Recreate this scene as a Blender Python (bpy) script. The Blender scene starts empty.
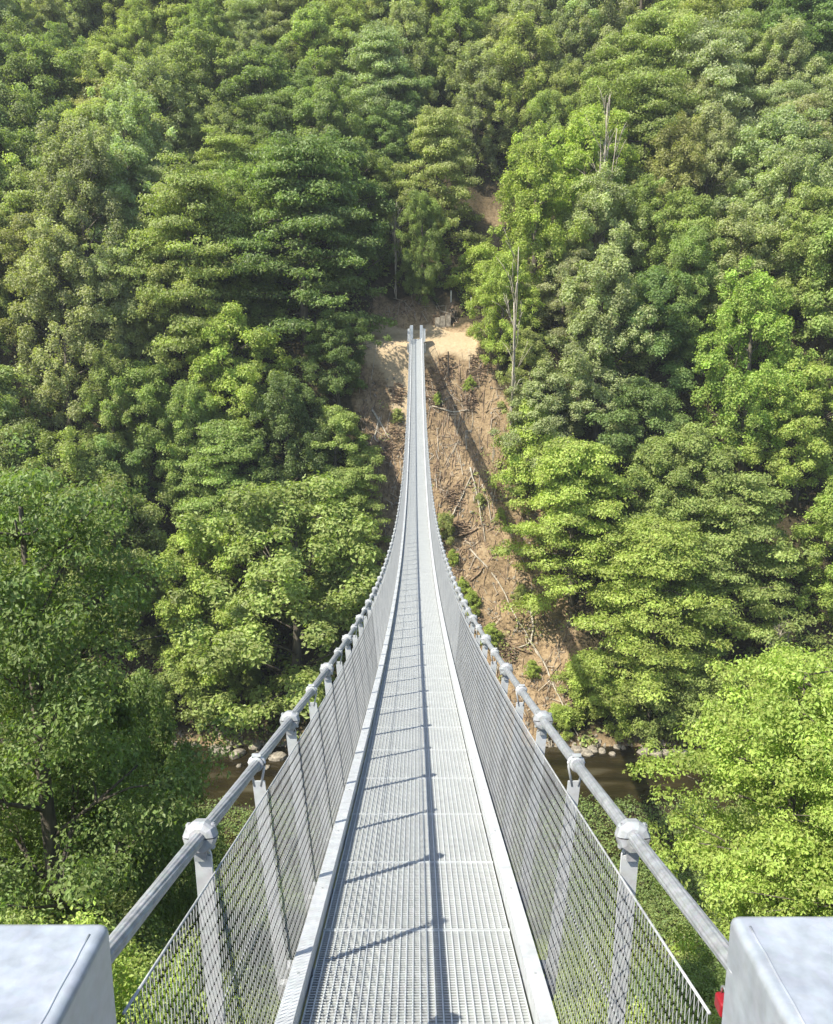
import bpy, math, random
import numpy as np
random.seed(5)
HAZE = .00026
RNG = np.random.default_rng(11)
EYE = 36.0                                   # eye height above the river
PITCH = math.radians(12.154)
C, S = math.cos(PITCH), math.sin(PITCH)
F = 833.0
R = math.radians
col = bpy.context.scene.collection

# ------------------------------------------------------------------ helpers
def project(x, y, z):
    d = EYE - z
    Z = y * C + d * S
    v = d * C - y * S
    return 416.5 + F * x / Z, 512 + F * v / Z, Z

class MB:
    def __init__(s): s.v = []; s.q = []; s.n = 0; s.att = []
    def add(s, v, f, a=0.5):
        v = np.asarray(v, float).reshape(-1, 3)
        s.v.append(v); s.q.append((np.asarray(f, int) + s.n)); s.n += len(v)
        s.att.append(np.full(len(v), a) if np.isscalar(a) else a)
    def box(s, c, d, rz=0.0, shear=0.0, top=1.0):
        """box centre c, size d, turned about z; shear raises z along +y"""
        x, y, z = d[0] / 2, d[1] / 2, d[2] / 2
        v = np.array([(-x, -y, -z), (x, -y, -z), (x, y, -z), (-x, y, -z), (-x * top, -y * top, z), (x * top, -y * top, z), (x * top, y * top, z), (-x * top, y * top, z)])
        v[:, 2] += v[:, 1] * shear
        cr, sr = math.cos(rz), math.sin(rz)
        v = np.stack([v[:, 0] * cr - v[:, 1] * sr, v[:, 0] * sr + v[:, 1] * cr, v[:, 2]], 1) + np.array(c)
        s.add(v, [(0, 3, 2, 1), (4, 5, 6, 7), (0, 1, 5, 4), (1, 2, 6, 5), (2, 3, 7, 6), (3, 0, 4, 7)])
    def tube(s, P, rad, n=8, lobes=0, amp=0.0, twist=0.0, caps=True):
        P = np.asarray(P, float); m = len(P)
        rad = np.full(m, rad) if np.isscalar(rad) else np.asarray(rad, float)
        T = np.gradient(P, axis=0); T /= np.linalg.norm(T, axis=1)[:, None] + 1e-9
        ref = np.array([0, 0, 1.0]) if abs(T[:, 2]).mean() < .8 else np.array([1.0, 0, 0])
        U = np.cross(T, ref); U /= np.linalg.norm(U, axis=1)[:, None] + 1e-9
        W = np.cross(U, T)
        th = np.arange(n) / n * 2 * math.pi
        L = np.concatenate([[0], np.cumsum(np.linalg.norm(np.diff(P, axis=0), axis=1))])
        rr = rad[:, None] * (1 + amp * np.abs(np.cos(lobes / 2 * (th[None, :] - twist * L[:, None]))) if lobes else np.ones((m, n)))
        v = P[:, None] + rr[..., None] * (U[:, None] * np.cos(th)[None, :, None] + W[:, None] * np.sin(th)[None, :, None])
        i = np.arange(m - 1)[:, None] * n; j = np.arange(n)[None, :]; k = (j + 1) % n
        f = np.stack([i + j, i + k, i + n + k, i + n + j], -1).reshape(-1, 4)
        v = v.reshape(-1, 3)
        if caps:
            e = []
            for b, rv in ((0, 1), ((m - 1) * n, 0)):
                for t in range(1, n // 2):
                    q = (b + t - 1 if t > 1 else b, b + t, b + n - 1 - t, b + n - t if t > 1 else b + n - 1)
                    e.append(q[::-1] if rv else q)
            e = [q for q in e if len(set(q)) == 4]
            if e: f = np.concatenate([f, np.array(e)])
        s.add(v, f)
    def sticks(s, A, B, rad):
        """many thin three-sided wires from A to B"""
        A = np.asarray(A, float); B = np.asarray(B, float); k = len(A)
        T = B - A; T /= np.linalg.norm(T, axis=1)[:, None] + 1e-9
        ref = np.where(np.abs(T[:, 2:3]) < .9, np.array([[0, 0, 1.0]]), np.array([[1.0, 0, 0]]))
        U = np.cross(T, ref); U /= np.linalg.norm(U, axis=1)[:, None] + 1e-9
        W = np.cross(T, U)
        rad = np.full(k, rad) if np.isscalar(rad) else rad
        vs = []
        for base in (A, B):
            for t in range(3):
                a = t * 2 * math.pi / 3
                vs.append(base + rad[:, None] * (U * math.cos(a) + W * math.sin(a)))
        v = np.stack(vs, 1).reshape(-1, 3)
        o = np.arange(k)[:, None] * 6
        f = np.concatenate([o + np.array([[t, (t + 1) % 3, 3 + (t + 1) % 3, 3 + t]]) for t in range(3)])
        s.add(v, f)
    def build(s, name, m, parent=None, smooth=False, attr=None):
        me = bpy.data.meshes.new(name)
        v = np.concatenate(s.v); f = np.concatenate(s.q)
        me.vertices.add(len(v)); me.vertices.foreach_set('co', v.astype(np.float32).ravel())
        nf = len(f)
        me.loops.add(nf * 4); me.loops.foreach_set('vertex_index', f.astype(np.int32).ravel())
        me.polygons.add(nf)
        me.polygons.foreach_set('loop_start', np.arange(nf, dtype=np.int32) * 4)
        me.polygons.foreach_set('loop_total', np.full(nf, 4, np.int32))
        me.polygons.foreach_set('use_smooth', np.full(nf, bool(smooth)))
        me.update(calc_edges=True)
        if attr:
            a = me.attributes.new(attr, 'FLOAT', 'POINT'); a.data.foreach_set('value', np.concatenate(s.att).astype(np.float32))
        me.materials.append(m)
        o = bpy.data.objects.new(name, me); col.objects.link(o); o.parent = parent
        return o

def tag(o, label=None, cat=None, group=None, kind=None):
    if label: o['label'] = label
    if cat: o['category'] = cat
    if group: o['group'] = group
    if kind: o['kind'] = kind
    return o

def empty(name, loc=(0, 0, 0), rz=0):
    o = bpy.data.objects.new(name, None); o.location = loc; o.rotation_euler = (0, 0, rz); col.objects.link(o); return o

# ------------------------------------------------------------------ materials
def mat(name):
    m = bpy.data.materials.new(name); m.use_nodes = True
    nt = m.node_tree; b = nt.nodes['Principled BSDF']
    return m, nt, b
def node(nt, t, **k):
    n = nt.nodes.new(t)
    for a, v in k.items():
        if a in n.inputs: n.inputs[a].default_value = v
        else: setattr(n, a, v)
    return n
def ramp(nt, pts):
    r = nt.nodes.new('ShaderNodeValToRGB'); e = r.color_ramp.elements
    while len(e) < len(pts): e.new(.5)
    for i, (p, c) in enumerate(pts): e[i].position = p; e[i].color = (*c, 1)
    return r

def galv(name, base, rough=.45, metal=.55, spangle=18, bump=.1, cell=.08, con=1.0):
    m, nt, b = mat(name); L = nt.links.new
    tc = node(nt, 'ShaderNodeTexCoord')
    n1 = node(nt, 'ShaderNodeTexNoise', Scale=spangle, Detail=6.0)
    n2 = node(nt, 'ShaderNodeTexNoise', Scale=3.0, Detail=4.0)
    vo = node(nt, 'ShaderNodeTexVoronoi', Scale=spangle * 2.2)
    for n in (n1, n2, vo): L(tc.outputs['Object'], n.inputs['Vector'])
    a = node(nt, 'ShaderNodeMix', data_type='RGBA', blend_type='MULTIPLY'); a.inputs[0].default_value = 1
    r1 = ramp(nt, [(.3, tuple(x * (1 - .22 * con) for x in base)), (.7, tuple(min(1, x * (1 + .15 * con)) for x in base))])
    r2 = ramp(nt, [(.35, tuple(1 - con * q for q in (.2, .18, .15))), (.62, (1, 1, 1))])
    L(n1.outputs[0], r1.inputs[0]); L(n2.outputs[0], r2.inputs[0])
    L(r1.outputs[0], a.inputs[6]); L(r2.outputs[0], a.inputs[7])
    h = node(nt, 'ShaderNodeMix', data_type='RGBA', blend_type='OVERLAY'); h.inputs[0].default_value = cell
    L(a.outputs[2], h.inputs[6]); L(vo.outputs['Color'], h.inputs[7])
    hs = node(nt, 'ShaderNodeHueSaturation', Saturation=.45); L(h.outputs[2], hs.inputs['Color'])
    L(hs.outputs[0], b.inputs['Base Color'])
    rr = node(nt, 'ShaderNodeMapRange'); rr.inputs[3].default_value = rough - .1; rr.inputs[4].default_value = rough + .18
    L(n1.outputs[0], rr.inputs[0]); L(rr.outputs[0], b.inputs['Roughness'])
    b.inputs['Metallic'].default_value = metal
    bp = node(nt, 'ShaderNodeBump', Strength=bump, Distance=.01); L(n1.outputs[0], bp.inputs['Height']); L(bp.outputs[0], b.inputs['Normal'])
    return m
M = {}
M['galv'] = galv('galvanised_steel', (.47, .50, .49), .55, .12, 18, .1, .04, .6)
M['grating'] = galv('grating_steel', (.42, .46, .445), .6, .05, 18, .1, .03, .35)
M['housing'] = galv('weathered_zinc', (.36, .42, .475), .36, .42, 22, .10, .04, .8)
M['cable'] = galv('cable_strand', (.31, .335, .34), .5, .35, 30)
M['net'] = galv('net_wire', (.38, .40, .395), .5, .15, 40)
M['casting'] = galv('clamp_casting', (.32, .345, .34), .55, .15, 30, .3)

def leaf_material():
    m, nt, b = mat('leaves'); L = nt.links.new
    oi = node(nt, 'ShaderNodeObjectInfo'); g = node(nt, 'ShaderNodeNewGeometry')
    at = node(nt, 'ShaderNodeAttribute', attribute_name='tone')
    hs = node(nt, 'ShaderNodeHueSaturation')
    h = node(nt, 'ShaderNodeMapRange'); h.inputs[3].default_value = .484; h.inputs[4].default_value = .512
    L(g.outputs['Random Per Island'], h.inputs[0]); L(h.outputs[0], hs.inputs['Hue'])
    v = node(nt, 'ShaderNodeMapRange'); v.inputs[3].default_value = .6; v.inputs[4].default_value = 1.45
    L(at.outputs['Fac'], v.inputs[0])
    v2 = node(nt, 'ShaderNodeMapRange'); v2.inputs[3].default_value = .75; v2.inputs[4].default_value = 1.25
    L(g.outputs['Random Per Island'], v2.inputs[0])
    mu = node(nt, 'ShaderNodeMath', operation='MULTIPLY'); L(v.outputs[0], mu.inputs[0]); L(v2.outputs[0], mu.inputs[1])
    L(mu.outputs[0], hs.inputs['Value']); L(oi.outputs['Color'], hs.inputs['Color'])
    L(hs.outputs[0], b.inputs['Base Color'])
    b.inputs['Roughness'].default_value = .5; b.inputs['Specular IOR Level'].default_value = .35
    tr = node(nt, 'ShaderNodeBsdfTranslucent')
    tint = node(nt, 'ShaderNodeMix', data_type='RGBA', blend_type='MULTIPLY'); tint.inputs[0].default_value = 1; tint.inputs[7].default_value = (1.3, 1.5, .5, 1)
    L(hs.outputs[0], tint.inputs[6]); L(tint.outputs[2], tr.inputs['Color'])
    ms = node(nt, 'ShaderNodeMixShader'); ms.inputs[0].default_value = .42
    L(b.outputs[0], ms.inputs[1]); L(tr.outputs[0], ms.inputs[2]); L(ms.outputs[0], nt.nodes['Material Output'].inputs['Surface'])
    return m
M['leaf'] = leaf_material()

def bark(name, c0, c1, sc=6):
    m, nt, b = mat(name); L = nt.links.new
    tc = node(nt, 'ShaderNodeTexCoord'); mp = node(nt, 'ShaderNodeMapping'); mp.inputs['Scale'].default_value = (1, 1, .25)
    n = node(nt, 'ShaderNodeTexNoise', Scale=float(sc), Detail=8.0); L(tc.outputs['Object'], mp.inputs[0]); L(mp.outputs[0], n.inputs['Vector'])
    r = ramp(nt, [(.35, c0), (.65, c1)]); L(n.outputs[0], r.inputs[0]); L(r.outputs[0], b.inputs['Base Color'])
    b.inputs['Roughness'].default_value = .9
    bp = node(nt, 'ShaderNodeBump', Strength=.5, Distance=.05); L(n.outputs[0], bp.inputs['Height']); L(bp.outputs[0], b.inputs['Normal'])
    return m
M['bark'] = bark('bark', (.05, .04, .03), (.14, .12, .09))
M['deadwood'] = bark('dead_wood', (.22, .19, .14), (.45, .40, .32))
M['debris'] = bark('forest_debris', (.07, .045, .028), (.30, .21, .13), 3)

def ground_material():
    m, nt, b = mat('hillside_soil'); L = nt.links.new
    tc = node(nt, 'ShaderNodeTexCoord'); at = node(nt, 'ShaderNodeAttribute', attribute_name='tone')
    n1 = node(nt, 'ShaderNodeTexNoise', Scale=.55, Detail=10.0, Roughness=.7)
    n2 = node(nt, 'ShaderNodeTexNoise', Scale=3.2, Detail=8.0, Roughness=.75)
    vo = node(nt, 'ShaderNodeTexVoronoi', Scale=2.4)
    for n in (n1, n2, vo): L(tc.outputs['Object'], n.inputs['Vector'])
    soil = ramp(nt, [(.34, (.045, .038, .026)), (.43, (.14, .10, .058)), (.52, (.28, .20, .115)), (.66, (.40, .31, .195))])
    mx = node(nt, 'ShaderNodeMix', data_type='FLOAT'); mx.inputs[0].default_value = .55
    L(n1.outputs[0], mx.inputs[2]); L(n2.outputs[0], mx.inputs[3]); L(mx.outputs[0], soil.inputs[0])
    sand = ramp(nt, [(.3, (.33, .25, .15)), (.7, (.48, .375, .24))]); L(n2.outputs[0], sand.inputs[0])
    floor = ramp(nt, [(.35, (.025, .022, .012)), (.6, (.075, .06, .035)), (.8, (.05, .07, .02))]); L(n2.outputs[0], floor.inputs[0])
    # tone: 0 forest floor, 0.5 bare soil, 1 sand
    a = node(nt, 'ShaderNodeMapRange'); a.inputs[1].default_value = .15; a.inputs[2].default_value = .4; L(at.outputs['Fac'], a.inputs[0])
    c = node(nt, 'ShaderNodeMapRange'); c.inputs[1].default_value = .68; c.inputs[2].default_value = .85; L(at.outputs['Fac'], c.inputs[0])
    m1 = node(nt, 'ShaderNodeMix', data_type='RGBA'); m2 = node(nt, 'ShaderNodeMix', data_type='RGBA')
    L(a.outputs[0], m1.inputs[0]); L(floor.outputs[0], m1.inputs[6]); L(soil.outputs[0], m1.inputs[7])
    L(c.outputs[0], m2.inputs[0]); L(m1.outputs[2], m2.inputs[6]); L(sand.outputs[0], m2.inputs[7])
    L(m2.outputs[2], b.inputs['Base Color']); b.inputs['Roughness'].default_value = .95; b.inputs['Specular IOR Level'].default_value = .1
    bp = node(nt, 'ShaderNodeBump', Strength=.9, Distance=.35); L(mx.outputs[0], bp.inputs['Height']); L(bp.outputs[0], b.inputs['Normal'])
    return m
M['ground'] = ground_material()

def rock_material():
    m, nt, b = mat('river_rock'); L = nt.links.new
    tc = node(nt, 'ShaderNodeTexCoord'); n = node(nt, 'ShaderNodeTexNoise', Scale=3.0, Detail=9.0); L(tc.outputs['Object'], n.inputs['Vector'])
    r = ramp(nt, [(.3, (.09, .078, .06)), (.5, (.20, .175, .135)), (.7, (.32, .285, .225))]); L(n.outputs[0], r.inputs[0]); L(r.outputs[0], b.inputs['Base Color'])
    b.inputs['Roughness'].default_value = .85
    bp = node(nt, 'ShaderNodeBump', Strength=.6, Distance=.1); L(n.outputs[0], bp.inputs['Height']); L(bp.outputs[0], b.inputs['Normal'])
    return m
M['rock'] = rock_material()

def water_material():
    m, nt, b = mat('river_water'); L = nt.links.new
    tc = node(nt, 'ShaderNodeTexCoord'); mp = node(nt, 'ShaderNodeMapping'); mp.inputs['Scale'].default_value = (.35, 1, 1)
    L(tc.outputs['Object'], mp.inputs[0])
    n = node(nt, 'ShaderNodeTexNoise', Scale=1.6, Detail=6.0); n2 = node(nt, 'ShaderNodeTexNoise', Scale=.5, Detail=6.0)
    L(mp.outputs[0], n.inputs['Vector']); L(mp.outputs[0], n2.inputs['Vector'])
    r = ramp(nt, [(.4, (.012, .010, .005)), (.6, (.028, .022, .010)), (.76, (.07, .062, .04))]); L(n2.outputs[0], r.inputs[0]); L(r.outputs[0], b.inputs['Base Color'])
    b.inputs['Roughness'].default_value = .06; b.inputs['IOR'].default_value = 1.33
    bp = node(nt, 'ShaderNodeBump', Strength=.6, Distance=.2); L(n.outputs[0], bp.inputs['Height']); L(bp.outputs[0], b.inputs['Normal'])
    return m
M['water'] = water_material()
def plain(name, c, rough=.6, metal=0, sc=12, var=.2):
    m, nt, b = mat(name); L = nt.links.new
    tc = node(nt, 'ShaderNodeTexCoord'); n = node(nt, 'ShaderNodeTexNoise', Scale=float(sc), Detail=6.0); L(tc.outputs['Object'], n.inputs['Vector'])
    r = ramp(nt, [(.3, tuple(x * (1 - var) for x in c)), (.7, tuple(min(1, x * (1 + var)) for x in c))]); L(n.outputs[0], r.inputs[0]); L(r.outputs[0], b.inputs['Base Color'])
    b.inputs['Roughness'].default_value = rough; b.inputs['Metallic'].default_value = metal
    return m
M['concrete'] = plain('concrete', (.42, .40, .36), .9, 0, 4)
M['red'] = plain('red_lacquer', (.22, .01, .015), .35)
M['brass'] = plain('steel_shackle', (.5, .5, .48), .35, .8)
M['pole'] = plain('dark_wood', (.05, .04, .03), .9)
M['whitepost'] = plain('pale_paint', (.62, .62, .58), .6)

# ------------------------------------------------------------------ terrain
PY = np.array([-400, -60, -8, -1, 1.75, 3.2, 8, 15, 25, 36, 46, 53, 57.5, 59.5, 66.5, 68.6, 72, 78, 83, 86, 88.3, 90, 91.0, 92.2, 96.5, 99, 104, 115, 130, 150, 175, 210, 600.])
PZ = np.array([6, 4, 1, 0.0, -.15, -1.7, -5.2, -9.6, -16, -23.5, -30, -33, -35.2, -37, -37, -35.3, -31.5, -25, -18, -13, -8.2, -4.2, -2.1, -1.35, -1.0, 1.6, 7.8, 20, 36.5, 57, 76, 92, 120.]) + EYE - 2.05
PZ[12:16] = np.array([-35.2, -37, -37, -35.3]) + EYE; PZ[16:19] = PZ[16:19] + 1.2
PZ[19:27] = np.array([-11.0, -6.0, -2.6, .15, 1.05, 1.9, 4.4, 9.6, 21.0]) [:8] + EYE - 2.05
PZ[5:12] = np.array([-2.4, -8.6, -15.2, -22.5, -28.6, -32.3, -34.3, -35.6])[:7] + EYE - 2.05
_k = RNG.uniform(-1, 1, (40, 2)); _p = RNG.uniform(0, 6.28, 40)
def noise2(x, y, scale, seeds):
    t = 0
    for i in seeds: t = t + np.sin((x * _k[i, 0] + y * _k[i, 1]) * 6.28 / scale + _p[i])
    return t / len(seeds) ** .5
def corridor(x, y):
    """0..1, how far the cleared strip under the bridge reaches"""
    lo = np.interp(y, [66, 70, 80, 88, 94, 99], [-5, -5.5, -6.0, -6.5, -7, -6])
    hi = np.interp(y, [66, 70, 76, 84, 90, 94, 99], [12, 14.5, 16.5, 14, 9.5, 7, 5])
    w = np.clip((x - lo) / 1.5, 0, 1) * np.clip((hi - x) / 1.5, 0, 1) * np.clip((y - 67) / 1.5, 0, 1) * np.clip((101.5 - y) / 2, 0, 1)
    return w
def bench(x, y):
    a = np.clip((y - 90.3) / .7, 0, 1) * np.clip((97.6 - y) / .8, 0, 1) * np.clip((x + 5.5) / 1.2, 0, 1) * np.clip((7.2 - x) / 1.2, 0, 1)
    b2 = np.clip((y - 86.5) / 1.5, 0, 1) * np.clip((91.5 - y) / 1, 0, 1) * np.clip((x + 4.6 - (91 - y) * .3) / 1.2, 0, 1) * np.clip((0.2 - x) / .8, 0, 1)
    return np.maximum(a, b2)
def height(x, y):
    x = np.asarray(x, float); y = np.asarray(y, float)
    far = np.clip((y - 67) / 6, 0, 1); near = np.clip((57 - y) / 8, 0, 1) * np.clip((y - 4) / 8, 0, 1)
    yy = y + far * (np.clip(-x - 8, 0, 200) * .07 + np.clip(x - 10, 0, 200) * .05) * np.clip((y - 67) / 20, 0, 1)
    z = np.interp(yy, PY, PZ)
    off = np.clip((np.abs(x) - 6) / 14, 0, 1)
    z = z + far * off * (noise2(x, y, 34, range(0, 6)) * 1.6 * np.clip((y - 70) / 15, 0, 1)) + near * noise2(x, y, 22, range(6, 12)) * .9
    z = z + far * (1 - np.clip(bench(x, y) * 1.5, 0, 1)) * (noise2(x, y, 5.5, range(12, 20)) * .34 + noise2(x, y, 2.3, range(20, 28)) * .2 + noise2(x, y, 1.1, range(28, 36)) * .09)
    # gully right of the landing
    z = z - 2.5 * np.exp(-((x - 10) / 3.5) ** 2) * np.clip((y - 97) / 6, 0, 1) * np.clip((135 - y) / 20, 0, 1)
    return z
def axis(parts):
    out = [np.arange(a, b, st) for a, b, st in parts]; return np.concatenate(out)
gx = axis([(-700, -150, 25), (-150, -60, 3), (-60, -16, 1.2), (-16, 20, .4), (20, 62, 1.2), (62, 150, 3), (150, 701, 25)])
gy = axis([(-420, -30, 30), (-30, 0, 3), (0, 6, .5), (6, 58, 1.0), (58, 102, .4), (102, 215, 1.5), (215, 620, 20)])
X, Y = np.meshgrid(gx, gy); Zt = height(X, Y)
wx = noise2(X, Y, 4.2, range(30, 38)) * .9; wy = noise2(X + 40, Y, 3.6, range(22, 30)) * .7
tone = np.clip(corridor(X + wx, Y + wy) * .5 + bench(X + wx * .8, Y + wy * .6) * .6, 0, 1)
tone = np.maximum(tone, .3 * np.exp(-((X - 10) / 3.0) ** 2) * np.clip((Y - 97) / 4, 0, 1) * np.clip((122 - Y) / 8, 0, 1))
tone = np.maximum(tone, .45 * np.exp(-((Y - 67.5) / 1.6) ** 2))
b = MB(); nx, ny = len(gx), len(gy)
ii = (np.arange(ny - 1)[:, None] * nx + np.arange(nx - 1)[None, :]).ravel()
b.add(np.stack([X, Y, Zt], -1), np.stack([ii, ii + 1, ii + nx + 1, ii + nx], 1), tone.ravel())
g = b.build('ground', M['ground'], smooth=True, attr='tone'); tag(g, 'steep brown earth hillside and valley floor', kind='structure')
b = MB(); b.add([(-700, 50, .12), (700, 50, .12), (700, 76, .12), (-700, 76, .12)], [(0, 1, 2, 3)])
w = b.build('river', M['water']); tag(w, 'dark brown river under the bridge', kind='structure')

# ------------------------------------------------------------------ foliage
def crown_mesh(kind, seed, n, leaf, H=14.0, Rc=4.4, puff=1.0, mm=7, hang=None):
    """returns (crown MB, trunk MB): leaf-sized faces gathered in puffs at limb ends"""
    rg = np.random.default_rng(seed)
    base = {'round': .10, 'oval': .09, 'layer': .04, 'bush': .02}[kind] * H
    def env(f):
        if kind == 'round': return Rc * math.sqrt(max(.02, 1 - (2 * f - .8) ** 2 * .7))
        if kind == 'oval': return Rc * (.35 + .65 * math.sin(math.pi * min(1, f * .9 + .12))) * .9
        if kind == 'layer': return Rc * (1.12 - .9 * f ** 1.1) if n < 60000 else Rc * math.sqrt(max(.02, 1 - (1.5 * f - .5) ** 2))
        return Rc * math.sqrt(max(.05, 1 - (1.1 * f) ** 2))
    tr = MB(); sway = rg.normal(0, .25, 2)
    hs = np.linspace(0, H * .93, 9)
    cx = sway[0] * np.sin(hs / H * 3) * H * .05; cy = sway[1] * np.sin(hs / H * 2.4) * H * .05
    r0 = .02 * H + .02
    P = np.stack([cx, cy, hs - .6 * (hs == 0)], 1)
    tr.tube(P, r0 * (1 - .88 * hs / hs[-1]) + .02, 7)
    puffs = []
    nl = {'round': 24, 'oval': 28, 'layer': 34, 'bush': 16}[kind]
    ph = rg.uniform(0, 6.28)
    for i in range(nl):
        f = ((i + rg.uniform(.1, .9)) / nl) ** .85
        h = base + (H - base) * f * .93
        a = ph + i * 2.4 + rg.normal(0, .35)
        rr = env(f) * rg.uniform(.78, 1.12)
        o = np.array([np.interp(h, hs, cx), np.interp(h, hs, cy), 0])
        st = o + np.array([0, 0, max(base * .6, h - rr * (.55 if kind != 'layer' else .1))])
        en = o + np.array([math.cos(a) * rr * .8, math.sin(a) * rr * .8, h])
        md = (st + en) / 2 + rg.normal(0, .15, 3)
        tr.tube([st, md, en], [r0 * .34 * (1 - f * .5), r0 * .2 * (1 - f * .4), .025], 5)
        m = mm
        for j in range(m):
            t = rg.uniform(.4, 1.15); q = o + np.array([math.cos(a) * rr * t, math.sin(a) * rr * t, h]) + rg.normal(0, 1, 3) * np.array([.95, .95, .8 if kind != 'layer' else .25]) * Rc * .2
            q[2] -= (t - .6) * .5 if kind == 'layer' else 0
            pr = Rc * rg.uniform(.09, .22) * puff
            puffs.append((q, pr, t))
            if j < 2: tr.tube([md, (md + q) / 2 + rg.normal(0, .1, 3), q], [r0 * .14, .03, .015], 4)
    for j in range(4): puffs.append((np.array([cx[-1], cy[-1], H * rg.uniform(.86, .98)]) + rg.normal(0, .12 * Rc, 3) * [1, 1, .3], Rc * .2 * puff, .5))
    wts = np.array([p[1] ** 2 for p in puffs]); wts /= wts.sum(); cnt = rg.multinomial(n, wts)
    pos = []; nor = []; att = []
    for (q, pr, t), k in zip(puffs, cnt):
        d = rg.normal(size=(k * 3 + 8, 3)); d /= np.linalg.norm(d, axis=1)[:, None]
        out = np.array([q[0], q[1], 0]); out /= np.linalg.norm(out) + .3
        sc = d @ (out * .6 + np.array([0, 0, .75])); d = d[sc > rg.uniform(-.75, .35, len(d))][:k]
        fl = np.array([1, 1, .72]) if kind in ('round', 'bush') else (np.array([1.25, 1.25, .30]) if kind == 'layer' else np.array(hang or [.85, .85, 1.0]))
        lump = 1 + .22 * np.sin(d[:, 0] * 7 + q[0] * 3) * np.sin(d[:, 1] * 6 + q[1]) + .12 * np.sin(d[:, 2] * 9 + q[2])
        pos.append(q + d * fl * pr * (rg.uniform(.3, 1.12, (len(d), 1)) ** .5) * lump[:, None] + rg.normal(0, .12, (len(d), 3)))
        nn = d * .8 + np.array([-.12, -.12, .4]) * 0 + np.array([0, 0, .4]) + rg.normal(0, .34, (len(d), 3)); nor.append(nn)
        att.append(np.clip(rg.normal(.5, .16) + rg.normal(0, .1, len(d)), 0, 1))
    pos = np.concatenate(pos); nor = np.concatenate(nor); att = np.concatenate(att)
    cr = MB(); leaves(cr, pos, nor, leaf, rg, att)
    return cr, tr
def leaves(mb, pos, nor, leaf, rg, att):
    nor = nor / (np.linalg.norm(nor, axis=1)[:, None] + 1e-9)
    k = len(pos); t = np.cross(nor, rg.normal(size=(k, 3))); t /= np.linalg.norm(t, axis=1)[:, None] + 1e-9
    bt = np.cross(nor, t); s = leaf * rg.uniform(.55, 1.3, (k, 1))
    droop = nor * s * .16
    v = np.stack([pos - t * s * .55 - droop, pos + bt * s * .34, pos + t * s * .6 - droop, pos - bt * s * .34], 1).reshape(-1, 3)
    f = np.arange(k)[:, None] * 4 + np.array([[0, 1, 2, 3]])
    mb.add(v, f, np.repeat(att, 4))

def make_proto(name, kind, seed, n, leaf, H, Rc, puff=1.0, mm=7, hang=None):
    cr, tr = crown_mesh(kind, seed, n, leaf, H, Rc, puff, mm, hang)
    root = empty(name)
    c = cr.build('crown', M['leaf'], root, attr='tone'); t = tr.build('trunk', M['bark'], root, smooth=True)
    return {'root': root, 'crown': c, 'trunk': t, 'H': H, 'R': Rc, 'used': False, 'kind': kind, 'name': name}
def place(p, loc, rz, s, color, sz=None):
    if not p['used']:
        r, c, t = p['root'], p['crown'], p['trunk']; p['used'] = True
    else:
        r = p['root'].copy(); c = p['crown'].copy(); t = p['trunk'].copy()
        for o in (r, c, t): col.objects.link(o)
        c.parent = r; t.parent = r
        for k in ('label', 'group', 'category'):
            if k in r: del r[k]
    r.location = loc; r.rotation_euler = (0, 0, rz); r.scale = (s, s, sz or s); c.color = (*color, 1)
    return r
N = 52000
protos = {
 'round': [make_proto('broadleaf_tree', 'round', 100 + i, N, .215, 14, 4.6, .95, 8) for i in range(4)],
 'oval': [make_proto('slender_tree', 'oval', 200 + i, N, .19, 16, 4.2, .85, 9) for i in range(4)],
 'layer': [make_proto('layered_tree', 'layer', 300 + i, N, .21, 15, 5.2, 1, 8) for i in range(3)],
 'bush': [make_proto('bushy_tree', 'bush', 400 + i, 20000, .19, 6, 3.3, 1, 9) for i in range(3)],
}
PAL = {
 'mid': (0.267, 0.320, 0.099), 'dark': (0.171, 0.230, 0.074), 'olive': (0.320, 0.347, 0.125), 'grey': (0.315, 0.347, 0.168),
 'fresh': (0.325, 0.386, 0.095), 'lime': (0.320, 0.400, 0.095), 'blue': (0.208, 0.266, 0.092), 'deep': (0.208, 0.262, 0.078),
}
WORD = {'mid': 'mid green', 'dark': 'dark green', 'olive': 'olive green', 'grey': 'grey green', 'fresh': 'fresh green', 'lime': 'yellow green', 'blue': 'cool green', 'deep': 'deep green'}
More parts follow.
